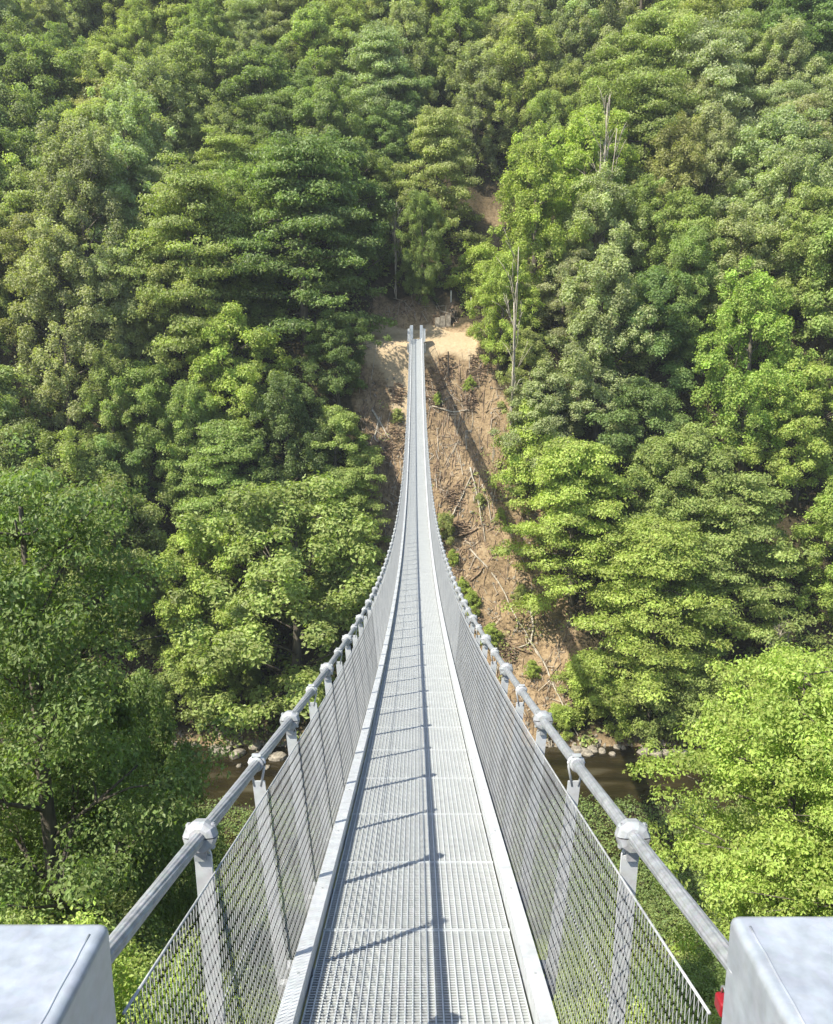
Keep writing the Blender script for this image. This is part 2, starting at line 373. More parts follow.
# colours of the wood as the photograph shows it, by place
REG = [(60,40,'grey'),(140,30,'olive'),(40,90,'blue'),(100,110,'olive'),(200,60,'mid'),(280,50,'grey'),(350,40,'olive'),(300,110,'blue'),(220,130,'olive'),(60,180,'blue'),(130,180,'grey'),
 (30,230,'olive'),(200,200,'mid'),(260,170,'mid'),(320,180,'blue'),(300,240,'deep'),(350,230,'dark'),(30,300,'mid'),(90,290,'grey'),(150,270,'olive'),(210,280,'mid'),(240,350,'fresh'),
 (180,340,'mid'),(110,350,'olive'),(40,380,'grey'),(150,400,'mid'),(320,330,'deep'),(260,420,'dark'),(60,450,'mid'),(130,470,'dark'),(200,450,'mid'),(330,430,'dark'),(100,520,'mid'),
 (180,550,'mid'),(400,60,'grey'),(440,30,'mid'),(440,150,'olive'),(480,100,'grey'),(400,130,'blue'),(520,40,'grey'),(550,100,'olive'),(550,190,'lime'),(500,150,'dark'),(600,60,'grey'),(620,130,'mid'),
 (680,60,'olive'),(740,40,'mid'),(760,100,'grey'),(810,70,'dark'),(690,150,'grey'),(700,200,'olive'),(780,170,'grey'),(820,220,'mid'),(620,220,'mid'),(680,260,'mid'),(770,260,'grey'),(600,290,'grey'),
 (500,310,'fresh'),(560,330,'olive'),(600,370,'grey'),(660,320,'dark'),(720,330,'mid'),(790,330,'grey'),(690,380,'fresh'),(760,400,'fresh'),(820,400,'mid'),(560,480,'fresh'),(600,530,'fresh'),(640,440,'dark'),
 (700,460,'mid'),(760,480,'mid'),(810,500,'fresh'),(670,530,'mid'),(720,570,'fresh'),(790,590,'mid'),(640,600,'fresh'),(700,640,'mid'),(580,680,'fresh'),(640,700,'mid'),(820,650,'fresh')]
def colour_at(px, py, rg):
    best = min(REG, key=lambda r: (r[0] - px) ** 2 + (r[1] - py) ** 2 + rg.uniform(0, 1200))
    k = best[2]; c = np.array(PAL[k]) * rg.uniform(.88, 1.12) * (1 + rg.normal(0, .035, 3))
    return k, tuple(np.clip(c, .01, .5))
trees = []      # (root, colour key, kind, x, y, z, height)
def put(kind, x, y, s, key, sz=None, rz=None, idx=None, sink=.4, jitter=True):
    p = protos[kind][idx if idx is not None else random.randrange(len(protos[kind]))]
    z = float(height(x, y)) - sink
    c = np.array(PAL[key]) * (random.uniform(.93, 1.07) if jitter else 1)
    r = place(p, (x, y, z), random.uniform(0, 6.28) if rz is None else rz, s, tuple(c), sz)
    trees.append([r, key, kind, x, y, z, p['H'] * (sz or s), p['R'] * s]); return r
def ground_hit(px, py, off=0.0, z0=40.0, z1=230.0):
    """world point where the line of sight through a photo pixel comes within off of the ground"""
    u, w_ = (px - 416.5) / F, (py - 512) / F
    Z = np.arange(z0, z1, .25); x = u * Z; y = Z * C - w_ * Z * S; z = EYE - (Z * S + w_ * Z * C)
    i = np.where(z < height(x, y) + off)[0]
    return (x[i[0]], y[i[0]]) if len(i) else None
# single trees the photo shows clearly: crown centre pixel, kind, colour, scale
HERO = [(290,596,'round','mid',1.75,1.5,11.0),(232,372,'round','fresh',1.05,None,8),(303,245,'layer','dark',1.5,1.45,10),(438,175,'layer','olive',.95,1.15,9),(552,192,'round','lime',.85,None,7),
 (600,345,'oval','grey',1.25,1.2,10),(575,515,'layer','fresh',1.15,1.15,9),(500,310,'oval','fresh',.8,.75,6.5),(640,440,'round','dark',1.0,None,8),(655,590,'layer','fresh',1.2,1.1,9),
 (332,440,'round','mid',.85,.75,7),(200,600,'round','fresh',1.05,None,8),(690,500,'round','mid',1.1,None,8),(345,505,'layer','mid',.8,.7,6),(338,350,'round','dark',.75,.7,6),(480,268,'bush','fresh',1.1,None,4),
 (740,560,'layer','mid',1.1,1.1,8),(550,418,'round','grey',.9,.85,7),(802,436,'round','fresh',1.0,1.0,7),(530,372,'oval','olive',.72,.62,5.5),(535,468,'bush','fresh',1.2,1.5,3.5),(420,250,'oval','deep',.7,.8,6),(655,500,'round','mid',1.0,1.0,8)]
hero_xy = []
for (px, py, kind, key, s, sz, off) in HERO:
    h = ground_hit(px, py, off)
    if h is None: continue
    put(kind, float(h[0]), float(h[1]), s, key, sz, idx=0 if py == 598 else None); hero_xy.append((h[0], h[1], protos[kind][0]['R'] * s))
# the rest of the far wood
rg = np.random.default_rng(77)
row = 0; y = 69.8
while y < 152:
    step = 6.2 + max(0, y - 100) * .028
    x = -75 + (row % 2) * 3.4
    while x < 75:
        xx = x + rg.normal(0, 1.3); yy = y + rg.normal(0, 1.2); x += step * rg.uniform(.92, 1.12)
        z = float(height(xx, yy)); px, py, Z = project(xx, yy, z + 9)
        if px < -55 or px > 888 or py < -70 or Z < 10: continue
        rad = 4.2
        lo = np.interp(yy, [66, 72, 80, 88, 94, 98, 101], [-8.5, -10, -10.5, -11, -10.5, -9, -2]); hi = np.interp(yy, [66, 70, 76, 84, 90, 94, 98, 101], [15, 18.5, 21, 19, 15, 11.5, 8.5, -1])
        if yy < 101 and lo < xx < hi: continue
        if abs(xx - 10) < 3.6 and 97 < yy < 117: continue
        if any((hx - xx) ** 2 + (hy - yy) ** 2 < (hr * .72 + 1.8) ** 2 for hx, hy, hr in hero_xy): continue
        if yy < 73 and -19 < xx < -6: continue
        if yy < 72: kind = 'bush' if rg.uniform() < .6 else 'round'
        else: kind = rg.choice(['round', 'oval', 'layer'], p=[.45, .38, .17])
        key, c = colour_at(px, py, rg)
        s = rg.uniform(.82, 1.30) * (.85 if yy < 72 else 1)
        if -16 < xx < -5 and 84 < yy < 92: s = min(s, rg.uniform(.65, .78))
        p = protos[kind][rg.integers(len(protos[kind]))]
        r = place(p, (xx, yy, z - .4), rg.uniform(0, 6.28), s, c, s * rg.uniform(.88, 1.15))
        trees.append([r, key, kind, xx, yy, z, p['H'] * s, p['R'] * s])
    y += step * (.86 if not 79 < y < 92 else .62); row += 1
# riverside bushes on the far bank
for px, py, s, key in [(590,690,.95,'fresh'),(610,700,.8,'fresh'),(560,708,.45,'fresh'),(650,705,.9,'mid'),(690,700,1.0,'mid'),(735,720,1.1,'fresh'),(252,672,.45,'mid'),(340,690,.5,'mid'),(208,676,.7,'fresh'),(180,690,1,'mid')]:
    h = ground_hit(px, py, 2.2)
    if h: put('bush', float(h[0]), float(h[1]), s, key)

# near trees on the camera's bank: finer leaves
near_protos = {
 'a': make_proto('maple_tree', 'oval', 901, 66000, .135, 17, 4.5, .70, 14, (1.35, 1.35, .42)),
 'b': make_proto('maple_tree', 'layer', 902, 75000, .15, 14.5, 5.2, .62, 15),
 'c': make_proto('riverside_alder', 'oval', 903, 60000, .15, 11, 4.0, .8, 12),
 'd': make_proto('slope_bush', 'bush', 904, 90000, .065, 3.2, 2.6, .62, 16),
}
near = []
def putn(k, x, y, s, key, label, cat='tree', sz=None, rz=None, top=None):
    p = near_protos[k]; z = float(height(x, y)) - .3
    if top is not None: sz = (top - z) / (p['H'] * .98)
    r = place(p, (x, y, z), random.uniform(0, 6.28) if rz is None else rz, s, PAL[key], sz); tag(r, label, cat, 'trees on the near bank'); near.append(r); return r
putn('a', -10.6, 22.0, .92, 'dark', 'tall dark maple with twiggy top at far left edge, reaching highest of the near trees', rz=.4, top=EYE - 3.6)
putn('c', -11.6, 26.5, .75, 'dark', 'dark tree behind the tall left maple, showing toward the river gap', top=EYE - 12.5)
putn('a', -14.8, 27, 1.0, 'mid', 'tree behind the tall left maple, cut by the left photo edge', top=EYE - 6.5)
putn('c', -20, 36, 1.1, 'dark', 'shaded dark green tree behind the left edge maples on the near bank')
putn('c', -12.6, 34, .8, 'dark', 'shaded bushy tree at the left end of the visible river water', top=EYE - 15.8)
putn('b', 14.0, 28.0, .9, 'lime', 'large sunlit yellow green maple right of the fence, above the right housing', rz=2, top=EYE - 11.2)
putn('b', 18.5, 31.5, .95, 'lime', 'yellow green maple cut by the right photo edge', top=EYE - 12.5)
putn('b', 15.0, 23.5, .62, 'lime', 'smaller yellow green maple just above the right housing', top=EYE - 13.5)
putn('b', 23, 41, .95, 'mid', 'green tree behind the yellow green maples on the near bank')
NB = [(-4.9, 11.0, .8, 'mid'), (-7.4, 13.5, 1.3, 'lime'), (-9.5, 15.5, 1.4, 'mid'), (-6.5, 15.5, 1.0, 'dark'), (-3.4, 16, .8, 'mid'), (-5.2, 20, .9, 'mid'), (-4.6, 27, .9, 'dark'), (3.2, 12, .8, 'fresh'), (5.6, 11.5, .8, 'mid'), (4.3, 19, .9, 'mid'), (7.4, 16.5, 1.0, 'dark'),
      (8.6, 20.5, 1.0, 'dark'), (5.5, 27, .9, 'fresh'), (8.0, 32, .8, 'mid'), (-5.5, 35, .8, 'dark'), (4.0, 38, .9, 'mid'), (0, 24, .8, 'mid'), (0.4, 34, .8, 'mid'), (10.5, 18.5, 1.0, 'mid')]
ORD = ['first', 'second', 'third', 'fourth', 'fifth', 'sixth', 'seventh', 'eighth', 'ninth', 'tenth', 'eleventh', 'twelfth', 'thirteenth', 'fourteenth', 'fifteenth', 'sixteenth', 'seventeenth', 'eighteenth', 'nineteenth', 'twentieth'] + ['twenty-' + q for q in ('first', 'second', 'third', 'fourth', 'fifth', 'sixth', 'seventh', 'eighth', 'ninth')]
for side, nm in ((-1, 'left'), (1, 'right')):
    for i, (x, y, s, key) in enumerate(sorted([q for q in NB if (q[0] >= .1) == (side > 0)], key=lambda q: q[1])):
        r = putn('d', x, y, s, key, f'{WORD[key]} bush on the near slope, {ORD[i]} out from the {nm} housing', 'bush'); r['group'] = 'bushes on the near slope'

# labels for the far wood: rows up the slope, counted outward from the bridge
GR = 'broadleaf trees of the far slope'
SH = {'round': 'rounded', 'oval': 'slender', 'layer': 'layered', 'bush': 'low bushy'}
rows = {}
for t in trees: rows.setdefault(int(max(0, (t[4] - 68) // 5.5)), []).append(t)
for k, ts in rows.items():
    for side, nm in ((-1, 'left'), (1, 'right')):
        q = sorted([t for t in ts if (t[3] >= 0) == (side > 0)], key=lambda t: abs(t[3]))
        for i, t in enumerate(q):
            tag(t[0], f'{WORD[t[1]]} {SH[t[2]]} tree {nm} of the bridge, {ORD[i]} outward in {ORD[k]} row above river', 'tree', GR)

# undergrowth on the forest floor
def scatter(n, xr, yr, test, leaf, seed, hgt=.5, clump=14):
    rg = np.random.default_rng(seed); x = rg.uniform(*xr, n); y = rg.uniform(*yr, n)
    m = test(x, y); x, y = x[m], y[m]; z = height(x, y)
    k = len(x); r = rg.uniform(.3, 1.0, k)
    d = rg.normal(size=(k, clump, 3)); d /= np.linalg.norm(d, axis=2)[..., None]; d[..., 2] = np.abs(d[..., 2])
    pos = np.stack([x, y, z], 1)[:, None] + d * r[:, None, None] * np.array([1, 1, hgt * 2])
    nor = d + rg.normal(0, .4, d.shape) + np.array([0, -.1, .4])
    mb = MB(); leaves(mb, pos.reshape(-1, 3), nor.reshape(-1, 3), leaf, rg, np.repeat(np.clip(rg.normal(.45, .2, k), 0, 1), clump)); return mb
u = scatter(17000, (-80, 80), (67.8, 150), lambda x, y: (corridor(x, y) < .02) & (bench(x, y) < .02) & ~((abs(x - 10) < 3.2) & (y > 96) & (y < 118)), .34, 5).build('undergrowth', M['leaf'], attr='tone')
u.color = (*PAL['mid'], 1); tag(u, 'low green undergrowth covering the far forest floor', 'undergrowth', kind='stuff')
u = scatter(16000, (-32, 32), (2.6, 57), lambda x, y: (abs(x) > .6 + 1.2 * (y < 5)) & (rg.uniform(size=len(x)) < np.clip(1.25 - y / 60, 0, 1)), .10, 6, .5, 44).build('undergrowth', M['leaf'], attr='tone')
u.color = (*PAL['mid'], 1); tag(u, 'leafy ground cover on the near slope below the bridge', 'undergrowth', kind='stuff')
u = scatter(7000, (-45, 45), (38, 57.6), lambda x, y: abs(x) > -1, .19, 61, .5, 20).build('riverside_undergrowth', M['leaf'], attr='tone')
u.color = (*PAL['dark'], 1); tag(u, 'dense dark undergrowth on the near river bank', 'undergrowth', kind='stuff')
u = scatter(1000, (-7, 14), (67.5, 96), lambda x, y: (corridor(x, y) > .2) & (bench(x, y) < .05) & (noise2(x, y, 7, range(28, 33)) > .55), .2, 8, .4, 22).build('weeds', M['leaf'], attr='tone')
u.color = (*PAL['olive'], 1); tag(u, 'sparse weeds sprouting on the cleared brown strip', 'weeds', kind='stuff')

# ------------------------------------------------------------------ debris on the cleared strip
rg = np.random.default_rng(31)
n = 13000; x = rg.uniform(-7, 15, n); y = rg.uniform(68, 100, n); m = (corridor(x, y) > .3) & (bench(x, y) < .1) & (rg.uniform(size=n) < .35 + .65 * (noise2(x, y, 6, range(8, 16)) > .3)); x, y = x[m], y[m]; n = len(x)
z = height(x, y); a = rg.uniform(0, 6.28, n); l = rg.uniform(.15, .9, n) ** 1.3
dx, dy = np.cos(a) * l, np.sin(a) * l
b = MB(); A = np.stack([x, y, z + .06], 1); B = np.stack([x + dx, y + dy, height(x + dx, y + dy) + rg.uniform(.02, .25, n)], 1)
b.sticks(A, B, rg.uniform(.012, .055, n))
k_ = n // 6; b2 = MB(); b2.sticks(A[:k_] + [0, 0, .05], A[:k_] + (B[:k_] - A[:k_]) * 1.6 + [0, 0, .1], rg.uniform(.012, .035, k_)); tag(b2.build('pale_litter', M['deadwood']), 'bleached sticks scattered over the cleared strip', 'brushwood', kind='stuff')
tag(b.build('litter', M['debris']), 'brown twigs and brushwood littering the cleared strip', 'brushwood', kind='stuff')
def rock_mb(seed, sx, sy, sz):
    rg = np.random.default_rng(seed); mb = MB(); nu, nv = 10, 7
    th = np.linspace(0, 2 * math.pi, nu, endpoint=False); ph = np.linspace(.12, math.pi - .12, nv)
    T, Pp = np.meshgrid(th, ph); D = np.stack([np.sin(Pp) * np.cos(T), np.sin(Pp) * np.sin(T), np.cos(Pp)], -1)
    k = rg.normal(size=(5, 3)) * 1.6; q = rg.uniform(0, 6, 5)
    r = 1 + sum(.11 * np.sin(D @ k[i] * 1.5 + q[i]) for i in range(5))
    D = np.sign(D) * np.abs(D) ** .8 * r[..., None] * np.array([sx, sy, sz])
    f = []
    for i in range(nv - 1):
        for j in range(nu): f.append((i * nu + j, (i + 1) * nu + j, (i + 1) * nu + (j + 1) % nu, i * nu + (j + 1) % nu))
    for b0, rv in ((0, 0), ((nv - 1) * nu, 1)):
        for t in range(1, nu // 2):
            qd = (b0 + (t - 1 if t > 1 else 0), b0 + t, b0 + nu - 1 - t, b0 + (nu - t if t > 1 else nu - 1))
            if len(set(qd)) == 4: f.append(qd[::-1] if rv else qd)
    mb.add(D.reshape(-1, 3), f); return mb
b = MB()
for i in range(900):
    xx, yy = rg.uniform(-7, 14), rg.uniform(68, 90)
    if corridor(xx, yy) < .3: continue
    s = rg.uniform(.05, .2); v = rg.normal(size=(8, 3)) * .0
    b.box((xx, yy, float(height(xx, yy)) + s * .2), (s * rg.uniform(.8, 2), s * rg.uniform(.8, 2), s), rg.uniform(0, 3), rg.uniform(-.5, .5), rg.uniform(.4, .8))
for i in range(2200):
    xx = rg.uniform(-45, 45); yy = rg.normal(67.4, .8)
    s = rg.uniform(.06, .28)
    b.box((xx, yy, float(height(xx, yy)) + s * .25), (s * rg.uniform(.8, 2), s * rg.uniform(.8, 2), s), rg.uniform(0, 3), rg.uniform(-.5, .5), rg.uniform(.4, .8))
tag(b.build('rubble', M['rock']), 'loose pale stones on the far slope and shore', 'rubble', kind='stuff')
rocks = [rock_mb(i, 1, .7, .5).build('boulder', M['rock'], smooth=False) for i in range(4)]
spots = []
for i in range(13): spots.append((-17.5 + i * .95 + rg.normal(0, .25), 66.9 + rg.normal(0, .45), rg.uniform(.3, .75), 'left'))
for i in range(13): spots.append((14 + i * .75 + rg.normal(0, .2), 67.0 + rg.normal(0, .4), rg.uniform(.3, .7), 'right'))
for i in range(3): spots.append((-15 + i * 1.2, 64.3 + rg.normal(0, .3), .28, 'mid'))
used = set(); cnts = {}
for (xx, yy, s, sd) in spots:
    i = rg.integers(4)
    o = rocks[i] if i not in used else rocks[i].copy()
    if i in used: col.objects.link(o)
    used.add(i); o.location = (xx, yy, max(.15, float(height(xx, yy)) + s * .1)); o.scale = (s, s, s * rg.uniform(.8, 1.3)); o.rotation_euler = (rg.uniform(-.2, .2), rg.uniform(-.2, .2), rg.uniform(0, 6))
    cnts[sd] = cnts.get(sd, 0) + 1
    lab = {'left': f'pale boulder at the far water edge left of the bridge, {ORD[cnts[sd]-1]} from the left', 'right': f'pale boulder at the far water edge right of the bridge, {ORD[cnts[sd]-1]} from the left', 'mid': f'small stone breaking the river surface left of the bridge, {ORD[cnts[sd]-1]} from the left'}[sd]
    for k in ('label', 'group', 'category'):
        if k in o: del o[k]
    tag(o, lab, 'boulder', 'boulders along the far river bank')
# logs and fallen stems
def px_ground(px, py, off=0.1):
    h = ground_hit(px, py, off); return (float(h[0]), float(h[1]), float(height(h[0], h[1])) + off)
def stem_thing(name, pts, r0, r1, label, cat, mat_='deadwood', forks=0, seed=0, group=None):
    rg = np.random.default_rng(seed); P = np.array(pts, float)
    t = np.linspace(0, 1, len(P)); tt = np.linspace(0, 1, 12)
    Q = np.stack([np.interp(tt, t, P[:, i]) for i in range(3)], 1); L = np.linalg.norm(Q[-1] - Q[0]); Q[1:-1] += rg.normal(0, L * .006, (10, 3))
    mb = MB(); mb.tube(Q, r0 + (r1 - r0) * tt, 6)
    for i in range(forks):
        k = rg.integers(4, 11); d = (Q[-1] - Q[0]) / L + rg.normal(0, .5, 3); e = Q[k] + d * L * rg.uniform(.08, .2)
        mb.tube([Q[k], (Q[k] + e) / 2 + rg.normal(0, L * .01, 3), e], [r1 * 1.1, r1 * .8, r1 * .35], 5)
    o = mb.build(name, M[mat_], smooth=True); tag(o, label, cat, group); return o
shr = []
for i, (px, py, s_, sz_) in enumerate([(444,540,.42,.6),(452,560,.25,.3),(470,386,.25,.3),(398,422,.28,.3),(472,608,.35,.45),(462,590,.3,.35),(520,600,.35,.4),(490,640,.4,.4),(438,400,.22,.25),(480,500,.2,.25),(532,672,.3,.3),(500,520,.25,.3)]):
    h_ = ground_hit(px, py, .5)
    if h_ is None: continue
    p_ = protos['bush'][i % 3]; r_ = place(p_, (float(h_[0]), float(h_[1]), float(height(*h_)) - .1), i * 1.3, s_ * .8, tuple(np.array(PAL['fresh' if i % 3 else 'olive'])), sz_ * .8)
    shr.append((py, px, r_))
for i, q in enumerate(sorted(shr, key=lambda q: (q[0], q[1]))): tag(q[2], f'small green shrub on the brown cleared strip, {ORD[i]} shrub downhill from the landing', 'shrub', 'shrubs on the cleared strip')
bp_ = [(432,392,1.6),(478,372,1.4),(470,400,1.0),(400,440,1.3),(385,455,1.2),(455,500,1.4),(462,532,1.0),(436,545,1.1),(470,620,1.3),(505,650,1.2),(446,372,1.2),(398,395,1.0)]
for i, (px, py, s_) in enumerate(bp_):
    h_ = ground_hit(px, py, .2); k_ = 260; q_ = np.random.default_rng(600 + i)
    o3 = q_.normal(size=(k_, 3)) * np.array([1, .7, .28]) * s_ * .5; o3[:, 2] = np.abs(o3[:, 2]); o3 *= np.minimum(1, 1.1 * s_ * .5 / np.linalg.norm(o3, axis=1))[:, None]
    xx_, yy_ = h_[0] + o3[:, 0], h_[1] + o3[:, 1]; A_1 = np.stack([xx_, yy_, height(xx_, yy_) + o3[:, 2]], 1)
    D_ = q_.normal(size=(k_, 3)) * np.array([.5, .3, .12]) * .8
    b = MB(); b.sticks(A_1, A_1 + D_, q_.uniform(.015, .05, k_)); o = b.build('brush_pile', M['debris']); o['kind'] = 'thing'
    tag(o, f'heap of dark brushwood on the cleared strip, {ORD[sorted(bp_, key=lambda q: q[1]).index(bp_[i])]} heap downhill from the landing', 'brush pile', 'heaps of brushwood')
G2 = 'fallen stems on the cleared strip'
LG = [([(528,640),(545,665),(562,705),(578,738)], .10, .06, 'long thin pale stem slanting down to the boulders at right shore'),
 ([(470,550),(497,580),(520,625),(545,665)], .09, .05, 'long yellowish stem lying aslant up the strip, above the shoreline stem'),
 ([(528,595),(533,625),(531,645),(508,652)], .15, .05, 'crooked grey branch bent round at lower right of strip'),
 ([(470,470),(477,495),(482,525)], .10, .05, 'grey stem lying straight downhill in mid strip'),
 ([(448,523),(462,500),(475,470)], .09, .04, 'pale branch leaning up to the right beside the handrail'),
 ([(455,540),(472,533),(478,530)], .14, .08, 'short dark log lying across mid strip'),
 ([(482,485),(488,505),(491,525)], .07, .04, 'thin forked twig beside the straight grey stem'),
 ([(372,412),(383,430),(390,445)], .12, .06, 'pale stump end lying left of the bridge below the landing'),
 ([(470,585),(478,575),(484,568)], .10, .06, 'short brown log low on the strip near the cable'),
 ([(432,410),(452,415),(468,412)], .10, .05, 'thin log lying across the strip just under the shadow'),
 ([(380,420),(374,440),(386,456)], .10, .05, 'bleached curved branch left of the bridge'),
 ([(505,640),(512,648),(530,655)], .15, .08, 'dark log at the foot of the strip above shore bushes')]
for i, (pp, r0, r1, lab) in enumerate(LG): stem_thing('fallen_stem', [px_ground(*q, .18) for q in pp], r0, r1, lab, 'fallen stem', 'deadwood' if i not in (5, 8, 11) else 'debris', 2, 50 + i, G2)
# bare pale trees
def bare_tree(px, pyfoot, H, r0, label, nb, seed, spread=.16, lean=0, off=.0, multi=1, dy=0):
    h = ground_hit(px, pyfoot, off); x, y = float(h[0]), float(h[1]) + dy; z = float(height(x, y)); rg = np.random.default_rng(seed)
    root = empty('dead_tree', (x, y, z - .3)); tr = MB(); br = MB()
    for s_ in range(multi):
        hh = np.linspace(0, H * (1 if s_ == 0 else rg.uniform(.75, .95)), 10); f = hh / H; dv = rg.normal(0, spread, 2) if s_ else np.array([lean, 0])
        P = np.stack([dv[0] * np.maximum(0, hh - H * .3) + rg.normal(0, .05, 10), dv[1] * np.maximum(0, hh - H * .3), hh], 1)
        (tr if s_ == 0 else br).tube(P, r0 * (.9 if s_ == 0 else .6) * (1 - .8 * f) + .02, 7)
        for i in range(nb):
            k = rg.integers(4, 9); d = np.array([rg.normal(0, .22), rg.normal(0, .22), rg.uniform(.6, 1)]); e = P[k] + d * H * rg.uniform(.06, .15)
            br.tube([P[k], P[k] + (e - P[k]) * .5 + rg.normal(0, .08, 3), e], [r0 * .3, r0 * .2, .02], 5)
            for q in range(2):
                e2 = e + (d + rg.normal(0, .5, 3)) * H * .05; br.tube([P[k] + (e - P[k]) * .6, (e + e2) / 2, e2], [.03, .025, .012], 4)
    tr.build('trunk', M['deadwood'], root, smooth=True); br.build('branch', M['deadwood'], root, smooth=True)
    tag(root, label, 'dead tree', 'bare pale trees on the far slope')
bare_tree(585, 250, 25, .13, 'tall bare pale tree with many upright stems, high right above the landing', 6, 1, .05, 0, multi=5, dy=-9)
bare_tree(509, 470, 24, .11, 'slender bare pale trunk standing at the right edge of the cleared strip', 5, 2, .022, .02, multi=3, dy=-1)
bare_tree(396, 292, 11, .06, 'thin leafless reddish tree left of the landing at the dark gully', 12, 3, .05, multi=2, dy=-1)
bare_tree(768, 590, 8, .10, 'small grey leafless bush tree among green crowns on right slope', 14, 4, .12, multi=5, off=7, dy=-3)
bare_tree(797, 268, 6, .20, 'short broken pale trunk near the right photo edge', 1, 5, .05, multi=1, off=6)

# ------------------------------------------------------------------ the bridge
A_, SG, LN, E_ = 2.018, 7.08, 91.23, -1.455
def dz(y): t = np.asarray(y, float) / LN; return EYE - (A_ + E_ * t + 4 * SG * t * (1 - t))
Y0, Y1 = 0.75, 90.9
HALF = .50; RAILX, RAILH = .712, 1.10; BASEX = .60
PITCHP = .9357
bridge = empty('suspension_footbridge', (0, 0, 0))
tag(bridge, 'long sagging galvanised steel footbridge with grating deck and wire net sides', 'footbridge')
posts_y = np.arange(2.46, Y1 - .3, PITCHP)        # first post just past the housing
if True:
    edges = np.concatenate([[Y0], posts_y - PITCHP * .5 + .0, [Y1]]); edges = edges[np.concatenate([[True], np.diff(edges) > .3])]
    xs = np.linspace(-HALF + .012, HALF - .012, 30)
    for k in range(len(edges) - 1):
        a0, a1 = edges[k] + .004, edges[k + 1] - .004
        b = MB(); za, zb = float(dz(a0)), float(dz(a1)); sl = (zb - za) / (a1 - a0); mid = (a0 + a1) / 2; zm = (za + zb) / 2
        for x in xs: b.box((x, mid, zm - .0155), (.0065, a1 - a0, .031), shear=sl)
        nb = max(3, int((a1 - a0) / .0222))
        for q in range(nb):
            yy = a0 + .014 + (a1 - a0 - .028) * q / (nb - 1)
            b.box((0, yy, za + sl * (yy - a0) - .0165), (2 * HALF - .03, .0035, .026))
        for yy in (a0 + .004, a1 - .004): b.box((0, yy, za + sl * (yy - a0) - .0145), (2 * HALF - .008, .0055, .03))
        b.build('deck_grating', M['grating'], bridge)
def ribbon(mb, xa, xb, za, zb, ys, f=dz):
    """solid strip following the deck: x from xa to xb, z offset from za to zb"""
    zc = f(ys); m = len(ys)
    v = np.stack([np.stack([np.full(m, x), ys, zc + o], 1) for x, o in ((xa, za), (xb, za), (xb, zb), (xa, zb))], 1).reshape(-1, 3)
    i = np.arange(m - 1)[:, None] * 4; j = np.arange(4)[None]; k = (j + 1) % 4
    fq = np.stack([i + j, i + k, i + 4 + k, i + 4 + j], -1).reshape(-1, 4)
    mb.add(v, np.concatenate([fq, [(3, 2, 1, 0)], [((m - 1) * 4, (m - 1) * 4 + 1, (m - 1) * 4 + 2, (m - 1) * 4 + 3)]]))
ysr = np.linspace(Y0, Y1, 200)
for s in (-1, 1):
    b = MB()
    ribbon(b, s * (HALF + .004), s * (HALF + .010), -.06, .082, ysr)            # upright
    ribbon(b, s * (HALF + .004), s * (HALF + .078), .0825, .0885, ysr)          # top flange
    ribbon(b, s * (HALF + .072), s * (HALF + .078), .03, .082, ysr)             # outer lip
    o = b.build('edge_beam', M['galv'], bridge)
    h = MB()
    for yy in np.arange(1.4, Y1, PITCHP): h.tube([(s * (HALF + .04), yy, float(dz(yy)) + .0885), (s * (HALF + .04), yy, float(dz(yy)) + .093)], .006, 8)
    h.build('bolt', M['casting'], o)['kind'] = 'stuff'
for yy in posts_y:
    b = MB(); zc = float(dz(yy))
    b.box((0, yy, zc - .075), (1.30, .05, .08)); b.box((0, yy + .09, zc - .08), (1.12, .04, .05))
    for s in (-1, 1):
        b.box((s * .615, yy - .045, zc - .02), (.05, .035, .05)); b.box((s * .60, yy + .09, zc - .03), (.06, .06, .03))
    b.build('cross_beam', M['galv'], bridge)
def railz(y): return dz(y) + RAILH
